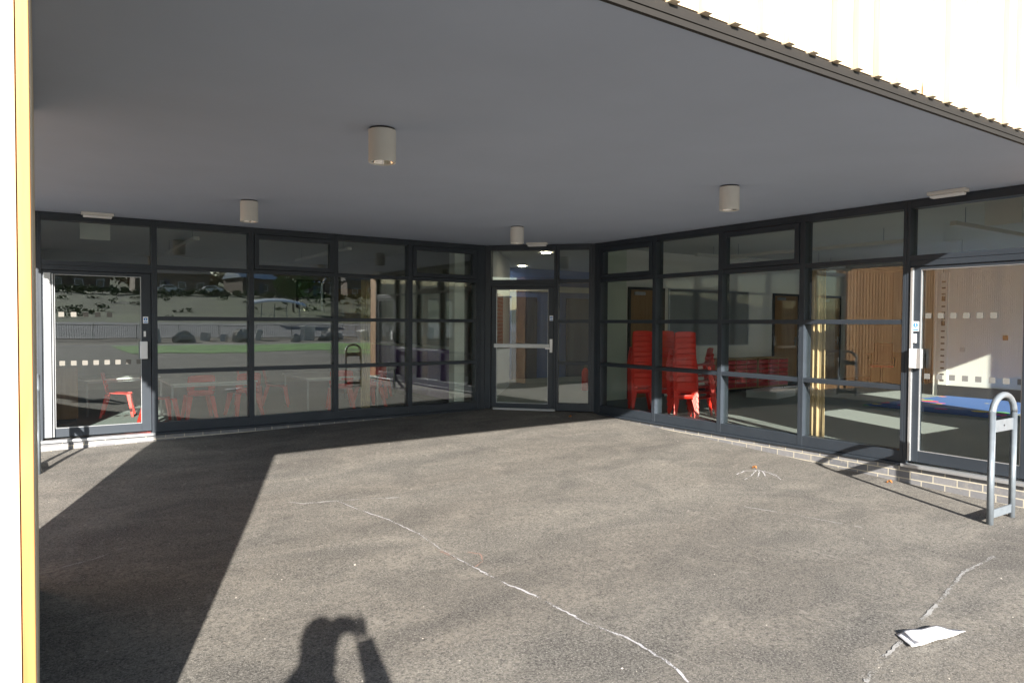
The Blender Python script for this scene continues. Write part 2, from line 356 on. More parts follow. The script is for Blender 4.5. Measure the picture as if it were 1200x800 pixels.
FL = Fr(0, YL, 1, 0, 0, 1)
FR = Fr(XR, 8.71, 0, -1, 1, 0)
e0, e1 = Vector((6.19, YL)), Vector((XR, 8.71)); eu = (e1-e0).normalized(); EW = (e1-e0).length
FE = Fr(e0.x, e0.y, eu.x, eu.y, -eu.y, eu.x)
Z0, Z1, Z2, ZT = 2.12, 1.463, .779, 2.716
def pane(F, a, b, z0, z1, parent, gm, d=.055):
    part(MB().box(a-.008, b+.008, d, d+.024, z0-.008, z1+.008, F), 'pane', gm, parent)
def window(F, a, b, gm, vent=False, rows=True, label=None, bottom=.12):
    j = .034; hw = .026
    m = MB(); m.box(a, a+j, 0, .15, .0, ZT, F); m.box(b-j, b, 0, .15, .0, ZT, F)
    m.box(a+j, b-j, .002, .15, ZT-.085, ZT-.001, F)
    m.box(a+j, b-j, .002, .15, .001, bottom, F)
    for z in ([Z0, Z1, Z2] if rows else [Z0]): m.box(a+j, b-j, .004, .15, z-hw, z+hw, F)
    # pressure-plate lines on the mullions
    w = part(m, 'window', 'frame', bev=.003, label=label)
    zz = [bottom]+([Z2, Z1, Z0] if rows else [Z0])+[ZT-.085]
    for k in range(len(zz)-1):
        lo = zz[k]+(hw if k else 0); hi = zz[k+1]-(hw if k < len(zz)-2 else 0)
        if vent and k == len(zz)-2:
            A, Bb, L, H = a+j+.004, b-j-.004, lo+.004, hi-.004; t = .062
            v = MB(); v.box(A, A+t, -.014, .07, L, H, F); v.box(Bb-t, Bb, -.014, .07, L, H, F); v.box(A+t, Bb-t, -.013, .07, L, L+t, F); v.box(A+t, Bb-t, -.013, .07, H-t, H, F)
            v.box((A+Bb)/2-.05, (A+Bb)/2+.05, -.026, -.0145, L+.008, L+.024, F)
            part(v, 'vent_sash', 'frame', w, bev=.003)
            pane(F, A+t, Bb-t, L+t, H-t, w, gm, .03)
        else: pane(F, a+j, b-j, lo, hi, w, gm)
    return w
GL, GR = 'glass', 'glass2'
window(FL, 1.235, 2.435, GL, label='window bay right of the left door'); window(FL, 2.435, 3.635, GL, True); window(FL, 3.635, 4.835, GL); window(FL, 4.835, 6.06, GL, True)
window(FR, .10, 1.31, GR, True); window(FR, 1.31, 2.51, GR); window(FR, 2.51, 3.71, GR, True); window(FR, 3.71, 4.91, GR)
# corner posts beside the entrance
part(MB().prism([(6.06, YL-.004), (6.13, YL-.004), (6.19, YL-.01), (6.27, YL+.08), (6.27, YL+.16), (6.06, YL+.16)], -.02, ZT), 'corner_post', 'frame', bev=.003)
part(MB().prism([(XR-.004, 8.61), (XR-.004, 8.665), (XR-.012, 8.71), (XR+.075, 8.80), (XR+.34, 9.02), (XR+.22, 8.80), (XR+.15, 8.61)], -.02, ZT), 'corner_post', 'frame', bev=.003)
def dots(F, s0, n, gap, z, sz, parent, d, m):
    for i in range(n): part(MB().box(s0+i*gap, s0+i*gap+sz, d-.002, d-.0003, z, z+sz, F), 'glass_marking', m, parent)
def sign(F, s, z, parent, d, w=.058, h=.085):
    o = part(MB().box(s, s+w, d-.002, d, z, z+h, F), 'door_sign', 'signw', parent)
    k = MB(); n = 20; cx, cz, R = s+w/2, z+h*.62, w*.36
    k.add([F(cx+R*math.cos(2*PI*i/n), d-.003, cz+R*math.sin(2*PI*i/n)) for i in range(n)], [tuple(range(n))])
    k.box(s+.006, s+w-.006, d-.0034, d-.0022, z+.008, z+.020, F)
    k2 = MB().box(cx-.004, cx+.004, d-.005, d-.0032, cz-.013, cz+.013, F)
    j = MB(); j.v = k.v; j.f = k.f
    part(j, 'sign_symbol', 'signb', parent); part(k2, 'sign_symbol', 'signw', parent)
# left door
def door(F, a, b, gl, gr, gt, gb, gm, name_label, hinge_strip=None, head=.12, d0=.02):
    """frame a..b; glass opening gl..gr, gb..gt"""
    fr = MB(); fr.box(a, a+.034, 0, .15, 0, ZT, F); fr.box(b-.034, b, 0, .15, 0, ZT, F); fr.box(a+.034, b-.034, .002, .15, ZT-.085, ZT-.001, F)
    fr.box(a+.034, b-.034, .004, .15, Z0-.026, Z0+.026, F); fr.box(a+.034, b-.034, .008, .15, Z0-.085, Z0-.0265, F)
    w = part(fr, 'door_frame', 'frame', bev=.003); pane(F, a+.034, b-.034, Z0+.026, ZT-.085, w, gm)
    A, Bb, T = a+.040, b-.040, Z0-.09
    dm = MB(); dm.box(A, gl, d0, .085, .025, T, F); dm.box(gr, Bb, d0, .085, .025, T, F); dm.box(gl, gr, d0+.001, .085, .025, gb, F); dm.box(gl, gr, d0+.001, .085, gt, T, F)
    d = part(dm, 'door', 'frame', bev=.003, label=name_label)
    part(MB().box(gl-.006, gr+.006, .045, .069, gb-.006, gt+.006, F), 'door_pane', gm, d)
    bd = MB()
    for q in ((gl, gl+.006, gb, gt), (gr-.006, gr, gb, gt), (gl+.006, gr-.006, gb, gb+.006), (gl+.006, gr-.006, gt-.006, gt)): bd.box(q[0], q[1], d0+.004, .044, q[2], q[3], F)
    part(bd, 'glazing_bead', 'frame_lt', d)
    return d
D1 = door(FL, 0.0, 1.235, .16, 1.085, 1.985, .13, GL, 'glazed door at the left with white dot marks and keypad')
part(MB().box(.052, .125, -.012, .0195, .03, 2.0, FL).box(.135, .150, -.004, .0195, .03, 1.99, FL), 'finger_guard', 'frame_lt', D1, bev=.004)
dots(FL, .20, 5, .127, 1.475, .058, D1, .045, 'film'); dots(FL, .205, 8, .118, .885, .058, D1, .045, 'film')
part(MB().box(1.065, 1.15, -.035, .0185, .95, 1.17, FL), 'keypad', 'whitep', D1, bev=.006)
part(MB().box(1.11, 1.135, .004, .0185, 1.23, 1.30, FL), 'lock_plate', 'whitep', D1, bev=.002)
sign(FL, 1.105, 1.40, D1, .0195)
# entrance door and side light
D2 = door(FE, .075, 1.205, .20, 1.075, 1.985, .10, GL, 'glazed entrance door in the corner with a push bar')
pb = MB().box(.17, 1.10, -.035, -.005, 1.02, 1.09, FE); pb.box(.17, .21, -.005, .019, 1.03, 1.08, FE); pb.box(1.06, 1.10, -.005, .019, 1.03, 1.08, FE)
part(pb, 'push_bar', 'frame_lt', D2, bev=.006)
hd = MB().box(1.105, 1.150, .002, .019, .95, 1.17, FE); hd.box(1.04, 1.145, -.05, -.032, 1.005, 1.03, FE); hd.box(1.12, 1.14, -.032, .003, 1.007, 1.028, FE)
part(hd, 'door_handle', 'whitep', D2, bev=.003)
sign(FE, 1.10, 1.47, D2, .0195)
window(FE, 1.21, EW-.07, GL, label='narrow side light right of the entrance door')
part(MB().box(.0, .074, .01, .13, .0, ZT-.002, FE), 'corner_post', 'frame'); part(MB().box(EW-.069, EW+.10, .012, .13, .0, ZT-.003, FE), 'corner_post', 'frame')
part(MB().box(.15, 1.2, -.006, .2, -.03, .02, FE), 'threshold', 'frame_lt', bev=.003)
# right door
D3 = door(FR, 4.912, 6.112, 5.05, 5.96, 2.0, .14, GR, 'glazed door at the right with keypad, sign and grey dot marks')
part(MB().box(4.960, 4.985, -.010, .0195, .03, 2.02, FR), 'finger_guard', 'frame_lt', D3, bev=.003)
dots(FR, 5.09, 8, .118, .885, .055, D3, .045, 'dotd'); dots(FR, 5.09, 6, .118, 1.50, .055, D3, .045, 'film')
part(MB().box(4.975, 5.045, -.045, .0185, .99, 1.19, FR), 'keypad', 'whitep', D3, bev=.006)
part(MB().box(5.047, 5.09, -.04, .012, .99, 1.19, FR), 'keypad_cover', 'frame_lt', D3, bev=.003)
part(MB().box(4.985, 5.02, .002, .0185, 1.25, 1.34, FR), 'lock_plate', 'whitep', D3, bev=.002)
sign(FR, 4.975, 1.37, D3, .0195, .066, .10)
part(MB().box(6.114, 6.47, 0, .3, -.3, ZT, FR), 'end_panel', 'wood_out')
# sills and plinths
for q in ((-.02, 1.236, FL), (4.91, 6.47, FR)): part(MB().box(q[0], q[1], -.045, .15, -.034, -.002, q[2]), 'door_sill', 'frame_lt', bev=.004)
for q in ((1.238, 6.06, FL), (.10, 4.908, FR)): part(MB().box(q[0], q[1], -.03, .15, -.032, -.002, q[2]), 'window_sill', 'frame', bev=.004)
part(MB().box(-.5, 6.10, -.012, .15, -.5, -.036, FL), 'plinth', 'brick')
part(MB().box(.05, 6.47, -.012, .15, -.5, -.036, FR), 'plinth', 'bricky')
# outer wall that carries on to the left, in the sun
m = MB(); x = -14.0
m.box(-14, -1.75, YL+.04, YL+.25, -.5, 6.4); m.box(-1.75, -.5, YL+.04, YL+.25, -.5, .1)
while x < -1.9: m.box(x, x+.105, YL, YL+.038, -.3, 6.4); m.box(x+.11, x+.14, YL-.03, YL+.038, -.3, 6.4); x += .145
part(m, 'outer_wall', 'wood_out')
window(Fr(-1.75, YL, 1, 0, 0, 1), 0, 1.24, GL)
part(MB().box(-.508, -.001, .01, .14, -.3, ZT, FL), 'outer_wall', 'frame')
# ---- interior shell
part(MB().prism([(-.49, 10.2), (6.06, 10.2), (6.3, 10.2), (7.62, 8.83), (7.62, 2.5), (19.5, 2.5), (19.5, 18.5), (-.49, 18.5)], -.011, .0), 'interior_floor', 'carpet')
part(MB().prism([(-.49, 10.2), (6.3, 10.2), (7.62, 8.83), (7.62, 2.5), (19.5, 2.5), (19.5, 18.5), (-.49, 18.5)], 2.84, 2.884), 'interior_ceiling', 'ceil')
m = MB(); m.box(-.49, -.35, 10.25, 17, 0, 2.835)
# left room back wall with a small high window
m.box(-.35, 5.15, 17, 17.15, 0, 2.835); m.box(5.85, 6.2, 17, 17.15, 0, 2.835); m.box(5.15, 5.85, 17, 17.15, 0, 1.65); m.box(5.15, 5.85, 17, 17.15, 2.45, 2.835)
m.box(6.2, 6.32, 10.28, 17.15, 0, 2.835)
part(m, 'interior_wall', 'putty')
fr = MB().box(5.152, 5.20, 16.96, 17.1, 1.652, 2.448); fr.box(5.80, 5.848, 16.96, 17.1, 1.652, 2.448); fr.box(5.20, 5.80, 16.96, 17.1, 1.652, 1.70); fr.box(5.20, 5.80, 16.96, 17.1, 2.40, 2.448)
wq = part(fr, 'window', 'frame', label='small square window high in the back wall of the left room'); part(MB().box(5.2, 5.8, 17.03, 17.05, 1.7, 2.4), 'pane', GR, wq)
# lobby
m = MB(); m.box(8.9, 18.9, 14.9, 15.0, 0, 2.835)
part(m, 'interior_wall', 'blue'); part(MB().prism([(7.72, 9.04), (7.80, 8.98), (8.62, 9.86), (8.62, 9.96), (8.5, 9.96)], 0, 2.835), 'interior_wall', 'blue')
part(MB().prism([(6.325, 10.28), (8.9, 13.35), (8.9, 14.89), (8.8, 14.89), (8.8, 13.4), (6.325, 10.40)], 0, 2.835), 'interior_wall', 'white')
_w = Vector((8.9-6.325, 13.35-10.28)).normalized(); FW_ = Fr(6.325, 10.28, _w.x, _w.y, -_w.y, _w.x)
part(MB().box(1.30, 2.5, -.03, -.002, 1.0, 2.0, FW_), 'mirrored_brick_board', 'redbrick', label='rust red board on the white lobby wall, standing in for mirrored brick')  # board added in place of red brick mirrored in the entrance door
part(MB().box(1.30, 3.1, -.035, -.002, .95, .998, FW_), 'mirrored_grass_ledge', 'grass', label='green ledge under the rust red board, standing in for mirrored grass')  # ledge added in place of the grass mirrored below that brick
part(MB().box(10.0, 10.75, 14.84, 14.898, 0, 2.1), 'interior_door', 'dkblue'); part(MB().box(11.75, 12.5, 14.84, 14.898, 0, 2.1), 'interior_door', 'dkblue')
part(MB().box(9.0, 15.0, 14.86, 14.897, 2.25, 2.4), 'wall_rail', 'white')
# right room
m = MB(); m.box(8.63, 19.0, 9.9, 9.96, 0, 2.835)
m.box(15.3, 19.0, 7.05, 7.2, 0, 2.835); m.box(15.3, 15.42, 2.5, 7.045, 0, 2.835); m.box(18.8, 18.95, 7.205, 9.895, 0, 2.835)
part(m, 'interior_wall', 'white')
part(MB().box(8.7, 9.22, 9.86, 9.898, .0, 2.835), 'wall_panel', 'cream')
part(MB().box(15.27, 15.298, 2.6, 7.1, 0, .22).box(10.5, 18.7, 9.87, 9.897, 0, .12), 'skirting', 'dark')
def idoor(x0, x1, y, h=2.08):
    fr = MB().box(x0-.06, x0, y-.03, y, 0, h+.05); fr.box(x1, x1+.06, y-.03, y, 0, h+.05); fr.box(x0, x1, y-.03, y, h, h+.05)
    o = part(MB().box(x0, x1, y-.02, y, .01, h), 'interior_door', 'wood_in'); part(fr, 'door_surround', 'dark', o)
    part(MB().box(x1-.1, x1-.07, y-.05, y-.021, .95, 1.15).tube([(x1-.085, y-.06, 1.06), (x1-.2, y-.06, 1.06)], .01), 'door_handle', 'frame_lt', o)
    part(MB().box(x0+.08, x0+.35, y-.06, y-.021, h-.1, h-.04), 'door_closer', 'frame_lt', o)
idoor(9.35, 10.2, 9.897); idoor(13.75, 14.6, 9.897); idoor(15.45, 16.3, 9.897)
# front wall of the right room, with windows to the sun
m = MB(); zt = 2.71
y0, y1 = 2.27, 2.47
xw = [(8.75, 9.9, .95, 2.1), (12.0, 13.98, .1, 2.70)]
m.box(7.77, 8.75, y0, y1, -.3, zt); m.box(9.9, 12.0, y0, y1, -.3, zt); m.box(13.98, 19, y0, y1, -.3, zt)
m.box(8.75, 9.9, y0, y1, -.3, .95); m.box(8.75, 9.9, y0, y1, 2.1, zt); m.box(12, 13.98, y0, y1, -.3, .1)
part(m, 'outer_wall', 'wood')
for (a, b, c, d) in xw:
    fr = MB().box(a, a+.05, y0+.02, y1, c, d); fr.box(b-.05, b, y0+.02, y1, c, d); fr.box(a+.05, b-.05, y0+.02, y1, c, c+.05); fr.box(a+.05, b-.05, y0+.02, y1, d-.05, d)
    w = part(fr, 'window', 'frame'); part(MB().box(a+.05, b-.05, 2.36, 2.38, c+.05, d-.05), 'pane', GR, w)
# height marks strip on the wall corner
m = MB()
for k in range(17):
    z = .3+k*.125
    if k in (11,): z0_, z1_ = z, z+.1
    m.box(15.262, 15.269, 6.98, 7.05, z, z+(.03 if k not in (9, 13) else .10))
part(MB().box(15.27, 15.298, 6.93, 7.09, .225, 2.5), 'wall_panel', 'white'); part(m, 'wall_marking', 'dark')

# ---------------------------------------------------------------- fixed lamps
def downlight(x, y, label):
    t = thing('ceiling_light', label, 'ceiling light', (x, y, 2.72), 0, 'round downlights under the soffit')
    R = .091; h = .225
    MB().lathe([(0, -.001), (R*.92, -.001), (R*.92, -.012), (0, -.012)]).build('mounting_plate', 'dark', t, True)
    MB().lathe([(0, -.013), (R, -.013), (R, -h), (R-.006, -h-.002), (R-.010, -h), (R-.012, -h+.01)], n=48).build('lamp_housing', 'lampw', t, False)
    MB().lathe([(R-.013, -h+.008), (R-.03, -h+.05), (R-.05, -h+.10), (.03, -h+.12), (0, -h+.12)], n=40).build('reflector', 'chrome', t, True)
    return t
downlight(1.919, 4.424, 'largest and nearest cream drum downlight on the grey soffit')
downlight(1.880, 7.846, 'cream drum downlight on the soffit above the left windows')
downlight(5.334, 7.831, 'cream drum downlight on the soffit right in front of the entrance door')
downlight(5.375, 4.368, 'cream drum downlight on the soffit near the right windows')
def emergency(x, y, rz, label):
    t = thing('emergency_light', label, 'emergency light', (x, y, 2.72), rz, 'slim emergency lights at the head of the glazing')
    MB().box(-.17, .17, -.05, .05, -.035, -.001).build('base', 'lampw', t, bev=.006)
    MB().box(-.15, .15, -.04, .04, -.062, -.036).build('diffuser', 'whitep', t, bev=.01)
emergency(.60, 9.80, 0, 'slim white emergency light on the soffit above the left door')
emergency(6.64, 9.18, -.81, 'slim white emergency light on the soffit above the entrance door')
emergency(7.22, 3.30, PI/2, 'slim white emergency light on the soffit above the right door')
def lit(x, y, lab):
    t = thing('recessed_light', lab, 'ceiling light', (x, y, 2.835), 0, 'lit downlights in the lobby')
    MB().lathe([(.12, -.002), (.12, -.012), (.10, -.014), (.10, -.004)]).build('rim', 'whitep', t, True)
    MB().lathe([(0, -.006), (.098, -.006)]).build('lamp_disc', 'glow', t)
lit(8.4, 11.3, 'lit round downlight in the lobby ceiling, the one nearer the entrance door'); lit(9.9, 14.3, 'lit round downlight deep in the lobby ceiling')
def exitbox(x, y, rz, lab):
    t = thing('hanging_sign', lab, 'exit sign', (x, y, 2.835), rz, 'blank backed exit signs hung inside the doors')
    MB().box(-.17, .17, -.012, .012, -.36, -.10).build('panel', 'lampw', t, bev=.004)
    m = MB(); m.tube([(-.12, 0, -.001), (-.12, 0, -.10)], .004); m.tube([(.12, 0, -.001), (.12, 0, -.10)], .004); m.build('hanger', 'frame_lt', t)
exitbox(.62, 10.6, 0, 'plain pale exit sign hung inside the left door'); exitbox(8.3, 3.25, PI/2, 'plain pale exit sign hung inside the right door')
# linear lights inside, off
def linear(x, y, L, rz, lab, z=2.62):
    t = thing('linear_light', lab, 'ceiling light', (x, y, z), rz, 'unlit linear lights hung inside the rooms')
    MB().box(-L/2, L/2, -.04, .04, -.02, .03).build('lamp_body', 'lampw', t, bev=.005)
    m = MB()
    for s in (-1, 1): m.tube([(s*L*.4, 0, .03), (s*L*.4, 0, 2.838-z)], .004, 6)
    m.build('hanger', 'steel', t)
linear(1.9, 12.4, 2.8, PI/2, 'unlit linear light hung in the left room, behind the first window'); linear(4.2, 12.4, 2.8, PI/2, 'unlit linear light hung in the left room, behind the third window')
linear(10.2, 6.8, 3.2, PI/2, 'unlit linear light hung in the right room nearest the glass'); linear(12.6, 6.8, 3.2, PI/2, 'unlit linear light hung in the middle of the right room', 2.6)
linear(10.4, 4.0, 3.0, .0, 'unlit linear light hung across the right room behind the right door'); linear(12.0, 8.6, 4.6, 0.0, 'long unlit linear light along the end wall of the right room', 2.66)

# ---------------------------------------------------------------- door hoops
def hoop(x, y, rz, lab):
    z = gz(x, y); t = thing('guard_rail', lab, 'guard rail', (x, y, z), rz, 'galvanised hoops beside the doors')
    R = .033/1.25; w = .235; H = .83-z if False else .87-z
    pts = [(-w+R, 0, -.05), (-w+R, 0, H-.16)]
    for k in range(0, 13):
        a = PI*k/12; pts.append((-(w-R)*math.cos(a), 0, H-.16-R+.16*math.sin(a)+.0))
    pts += [(w-R, 0, H-.16), (w-R, 0, -.05)]
    MB().tube(pts, R, 16).build('hoop', 'steel', t, True)
    p = MB(); p.box(-w+.05, w-.05, -.008, .008, H-.335, H-.235); p.build('plate', 'steel', t, bev=.002)
    MB().tube([(-.0, -.012, H-.285), (-.0, .012, H-.285)], .008).build('bolt', 'dark', t)
    MB().box(-w+.05, w-.05, -.008, .008, .045, .115).build('crossbar', 'steel', t, bev=.002)
hoop(6.82, 2.635, 0, 'grey steel hoop standing on the tarmac in front of the right door')
hoop(-.018, 8.93, PI/2, 'grey steel hoop standing edge on at the left door, by the timber pier')

# ---------------------------------------------------------------- chairs
def make_chair():
    t = thing('child_chair', '', 'chair')
    def seat(u, v):
        x = (u-.5)*.31; y = -.15+v*.29
        return (x*(1-.08*v), y, .30-.012*math.sin(PI*v)*math.sin(PI*u)-(.03*(1-v)**4)+(.03*v**6))
    MB().grid(seat, 10, 8).build('seat', 'red', t, True, solid=.008)
    def bk(z0, z1, hw0, hw1):
        def g(u, v):
            z = z0+(z1-z0)*v; hw = hw0+(hw1-hw0)*v; x = (u-.5)*2*hw; q = (z-.30)/.26
            rr = .018*(abs(u-.5)*2)**4*(1 if v > .99 else 0)
            return (x, .145+.055*q-.02*(1-(2*u-1)**2)*0+.018*((2*u-1)**2)*-1, z-rr)
        return g
    m = MB(); m.grid(bk(.418, .565, .166, .156), 10, 5); m.grid(bk(.305, .372, .150, .162), 10, 2)
    def side(s):
        def g(u, v):
            z = .369+(.421-.369)*v; x = s*(.080+.083*u); q = (z-.30)/.26
            return (x, .145+.055*q-.018*(x/.148)**2, z)
        return g
    m.grid(side(1), 3, 2); m.grid(side(-1), 3, 2)
    m.build('backrest', 'red', t, True, solid=.009)
    for sx in (-1, 1):
        for sy in (-1, 1):
            tx, ty = sx*.125, (.12 if sy > 0 else -.115); bx, by = sx*.175, (.20 if sy > 0 else -.165)
            l = MB(); ws = (.020, .017)
            vs = []
            for (x, y, z, w) in ((tx, ty, .295, .032), (bx, by, .0, .019)):
                vs += [(x-w, y-w*.8, z), (x+w, y-w*.8, z), (x+w, y+w*.8, z), (x-w, y+w*.8, z)]
            l.add(vs, [(0, 3, 2, 1), (4, 5, 6, 7), (0, 1, 5, 4), (1, 2, 6, 5), (2, 3, 7, 6), (3, 0, 4, 7)]); l.build('leg', 'red', t, bev=.004)
    return t
ch0 = make_chair(); used = [False]
def chair(x, y, rz, label, group, z=0.0):
    o = ch0 if not used[0] else copy_tree(ch0); used[0] = True
    o.location = (x, y, z+.001); o.rotation_euler = (0, 0, rz); o.scale = (1.16,)*3 if group == G1 else (1, 1, 1); o['label'] = label; o['group'] = group
    return o
G1 = 'red child chairs at the tables in the left room'
chair(1.95, 11.15, PI, 'red child chair with its back slot to the glass, right of the left door', G1)
chair(2.60, 11.25, PI*1.06, 'red child chair behind the first window, second from the left door', G1)
chair(1.42, 11.0, PI*.55, 'sunlit red child chair just behind the mullion beside the left door', G1)
chair(3.35, 12.15, PI*.4, 'red child chair seen from the side behind the second window', G1)
chair(3.0, 12.5, PI*.45, 'red child chair half hidden behind another at the back of the second window', G1)
chair(4.12, 11.20, PI*.92, 'red child chair at the right edge of the second window', G1)
chair(4.62, 11.22, PI*1.03, 'red child chair with slotted back in the third window', G1)
chair(1.0, 12.1, PI*.45, 'red child chair deep behind the glass of the left door', G1)
chair(5.4, 12.6, PI*.8, 'red child chair at the far table behind the third window', G1)
ordn = ['lowest', 'second', 'third', 'fourth', 'fifth', 'sixth', 'seventh', 'eighth', 'ninth', 'tenth', 'eleventh']
def stack(x, y, rz, n, where):
    for k in range(n):
        pos_ = 'topmost' if k == n-1 else ordn[k]+' up' if k else 'lowest'
        lean = Vector((math.sin(rz), -math.cos(rz), 0))*(.010*k)
        chair(x+lean.x, y+lean.y, rz, 'red child chair, %s in the %s' % (pos_, where), 'red child chairs stacked behind the right glass', k*.0835)
stack(8.22, 8.42, 2.55, 10, 'leftmost tall stack')
stack(8.52, 8.22, 2.5, 10, 'tall stack just behind the leftmost stack')
stack(8.14, 7.44, 2.6, 10, 'tall stack nearest the second right window')
stack(8.50, 7.38, 4.1, 7, 'shorter stack turned sideways')
# tables
def table(x, y, w, d, rz, lab):
    t = thing('classroom_table', lab, 'table', (x, y, 0), rz, 'white tables in the left room')
    MB().box(-w/2, w/2, -d/2, d/2, .53, .553).build('tabletop', 'tabletop', t, bev=.006)
    MB().box(-w/2+.05, w/2-.05, -d/2+.05, d/2-.05, .495, .529).build('apron', 'leg', t)
    for sx in (-1, 1):
        for sy in (-1, 1): MB().tube([(sx*(w/2-.04), sy*(d/2-.04), .001), (sx*(w/2-.04), sy*(d/2-.04), .529)], .016).build('leg', 'leg', t, True)
table(2.12, 11.45, 1.2, 1.2, 0, 'white table behind the first window, its top just above the red chairs')
table(4.10, 11.60, 1.25, 1.3, 0, 'white table behind the second and third windows')
table(1.0, 12.6, 1.1, .6, .3, 'white table deep behind the left door')
table(5.3, 13.2, 1.1, .9, 0, 'white table at the back behind the third window')
# left room: cupboard, curtain, post
t = thing('cupboard', 'low brown cupboard just inside the left door', 'cupboard', (.10, 11.75, 0))
MB().box(-.35, .35, -.2, .2, .06, .78).build('carcass', 'wood_in', t, bev=.004); MB().box(-.33, .33, -.18, .18, 0, .06).build('plinth', 'dark', t)
for s in (0, 1): MB().box(-.34+.345*s, -.005+.345*s, -.218, -.201, .07, .77).build('cupboard_door', 'wood_in', t, bev=.002)
def curtain(x, y, dx, dy, w, z0, z1, lab, folds=6):
    t = thing('curtain', lab, 'curtain', (x, y, 0))
    def g(u, v):
        s = (u-.5)*w*(1+.12*math.sin(v*2)); a = .016*math.sin(u*folds*2*PI+math.sin(v*3)*.4)+.010*math.sin(u*folds*4.6*PI+1+v)+.006*math.sin(u*31)
        return (s*dx-a*dy, s*dy+a*dx, z1+(z0-z1)*v)
    MB().grid(g, folds*14, 10).build('fabric', 'curtain', t, True, solid=.003)
    MB().tube([(-dx*w*.6, -dy*w*.6, z1+.02), (dx*w*.6, dy*w*.6, z1+.02)], .012).build('rail', 'steel', t)
curtain(4.24, 10.42, 1, 0, .13, .03, 2.09, 'cream curtain gathered behind the third left window', 3)
curtain(7.74, 4.96, 0, 1, .20, .03, 2.09, 'cream curtain gathered behind the fourth right window, lit by the sun', 3)
t = thing('tall_cupboard', 'tall dark brown cupboard behind the third left window', 'cupboard', (5.35, 12.2+1.6, 0))
MB().box(-.3, .3, -.25, .25, 0, 2.1).build('carcass', 'wood_in', t); MB().box(-.29, -.003, -.27, -.251, .05, 2.08).build('cupboard_door', 'wood_in', t); MB().box(.003, .29, -.27, -.251, .05, 2.08).build('cupboard_door', 'wood_in', t)
tag(MB().box(5.78, 5.97, 10.33, 10.52, 0, 2.835).build('column', 'white', bev=.004), 'square white column just inside the last left window', 'column')
t = thing('lilac_reflection_counter', 'low purple counter with white top, standing in for lilac reflections in the left glass', 'counter', (6.06, 12.5, 0))  # counter added to imitate the right windows' lilac reflection
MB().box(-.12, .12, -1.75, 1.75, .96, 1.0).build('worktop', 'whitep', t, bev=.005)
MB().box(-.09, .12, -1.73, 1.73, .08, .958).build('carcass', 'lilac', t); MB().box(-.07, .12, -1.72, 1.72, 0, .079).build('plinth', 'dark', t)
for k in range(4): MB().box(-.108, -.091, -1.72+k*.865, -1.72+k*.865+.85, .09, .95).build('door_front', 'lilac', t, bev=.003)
# right room furniture
t = thing('pinboard', 'large grey pinboard on the end wall behind the red chair stacks', 'pinboard', (11.6, 9.895, 1.0))
MB().box(-1.2, 1.2, -.02, -.003, 0, 1.12).build('board', 'board', t); fr = MB()
for q in ((-1.23, -1.2, -.02, 1.14), (1.2, 1.23, -.02, 1.14), (-1.2, 1.2, 1.12, 1.14), (-1.2, 1.2, -.02, 0)): fr.box(q[0], q[1], -.03, -.002, q[2], q[3])
fr.build('board_frame', 'frame_lt', t)
def trays(x, y, n, lab):
    t = thing('tray_unit', lab, 'tray unit', (x, y, 0), 0, 'tray units along the end wall')
    w = .34; W_ = n*w
    c = MB(); c.box(0, W_, -.42, 0, .70, .72); c.box(0, W_, -.42, 0, .10, .12); c.box(.0, W_, -.015, 0, .12, .70)
    for k in range(n+1): c.box(k*w-.008+(.008 if k == 0 else 0)-(.008 if k == n else 0), k*w+.008+(.008 if k == 0 else 0)-(.008 if k == n else 0), -.42, -.015, .121, .699)
    c.build('carcass', 'deskw', t)
    c = MB(); [c.tube([(a, b, 0), (a, b, .1)], .025) for a in (.06, W_-.06) for b in (-.36, -.06)]; c.build('castors', 'dark', t)
    for k in range(n):
        for j in range(6):
            z = .128+j*.095; x0 = k*w+.014
            MB().box(x0, x0+w-.028, -.43, -.03, z, z+.078).box(x0+.09, x0+w-.118, -.45, -.431, z+.03, z+.055).build('tray', 'red2', t, bev=.006)
trays(11.55, 9.86, 3, 'beech tray unit with red trays, left of its twin below the grey pinboard'); trays(12.62, 9.86, 3, 'beech tray unit with red trays, the right one nearest the brown door')
t = thing('flat_pack', 'pile of pale flat boards lying on the floor near the tray units', 'boards', (12.1, 8.75, 0), .25)
for k in range(5): MB().box(-.5+.03*random.random(), .5+.05*random.random(), -.3, .3, .002+k*.028, .026+k*.028).build('board', 'tabletop', t)
tag(MB().box(12.2, 15.25, 4.9, 6.92, .002, .012).build('rug', 'rug'), 'blue rug with bright coloured shapes on the floor behind the right door', 'rug')
# desk and office chair
t = thing('desk', 'beech desk with a side panel at the far end wall', 'desk', (17.2, 9.2, 0))
MB().box(-.2, 1.2, -.4, .4, .70, .73).build('desktop', 'deskw', t); MB().box(-.0, .4, -.38, .38, .02, .695).build('drawer_pedestal', 'deskw', t); MB().box(1.15, 1.18, -.38, .38, .0, .695).build('side_panel', 'deskw', t)
t = thing('office_chair', 'brown mesh office chair with red seat by the desk', 'chair', (16.45, 8.9, 0), 2.2)
def ob(u, v): return ((u-.5)*(.44-.06*v), .22+.08*v+.03*(2*u-1)**2*-1, .52+.5*v)
MB().grid(ob, 6, 8).build('backrest', 'mesh_', t, True, solid=.02)
MB().box(-.24, .24, -.22, .22, .44, .50).build('seat', 'red', t, bev=.03); MB().tube([(0, 0, .08), (0, 0, .44)], .03).build('post', 'dark', t)
b_ = MB(); [b_.tube([(0, 0, .10), (.3*math.cos(a), .3*math.sin(a), .05)], .02) for a in [2*PI*k/5 for k in range(5)]]; b_.build('base', 'dark', t)
for k in range(5): a = 2*PI*k/5; MB().ball((.3*math.cos(a), .3*math.sin(a), .03), .03).build('castor', 'dark', t)
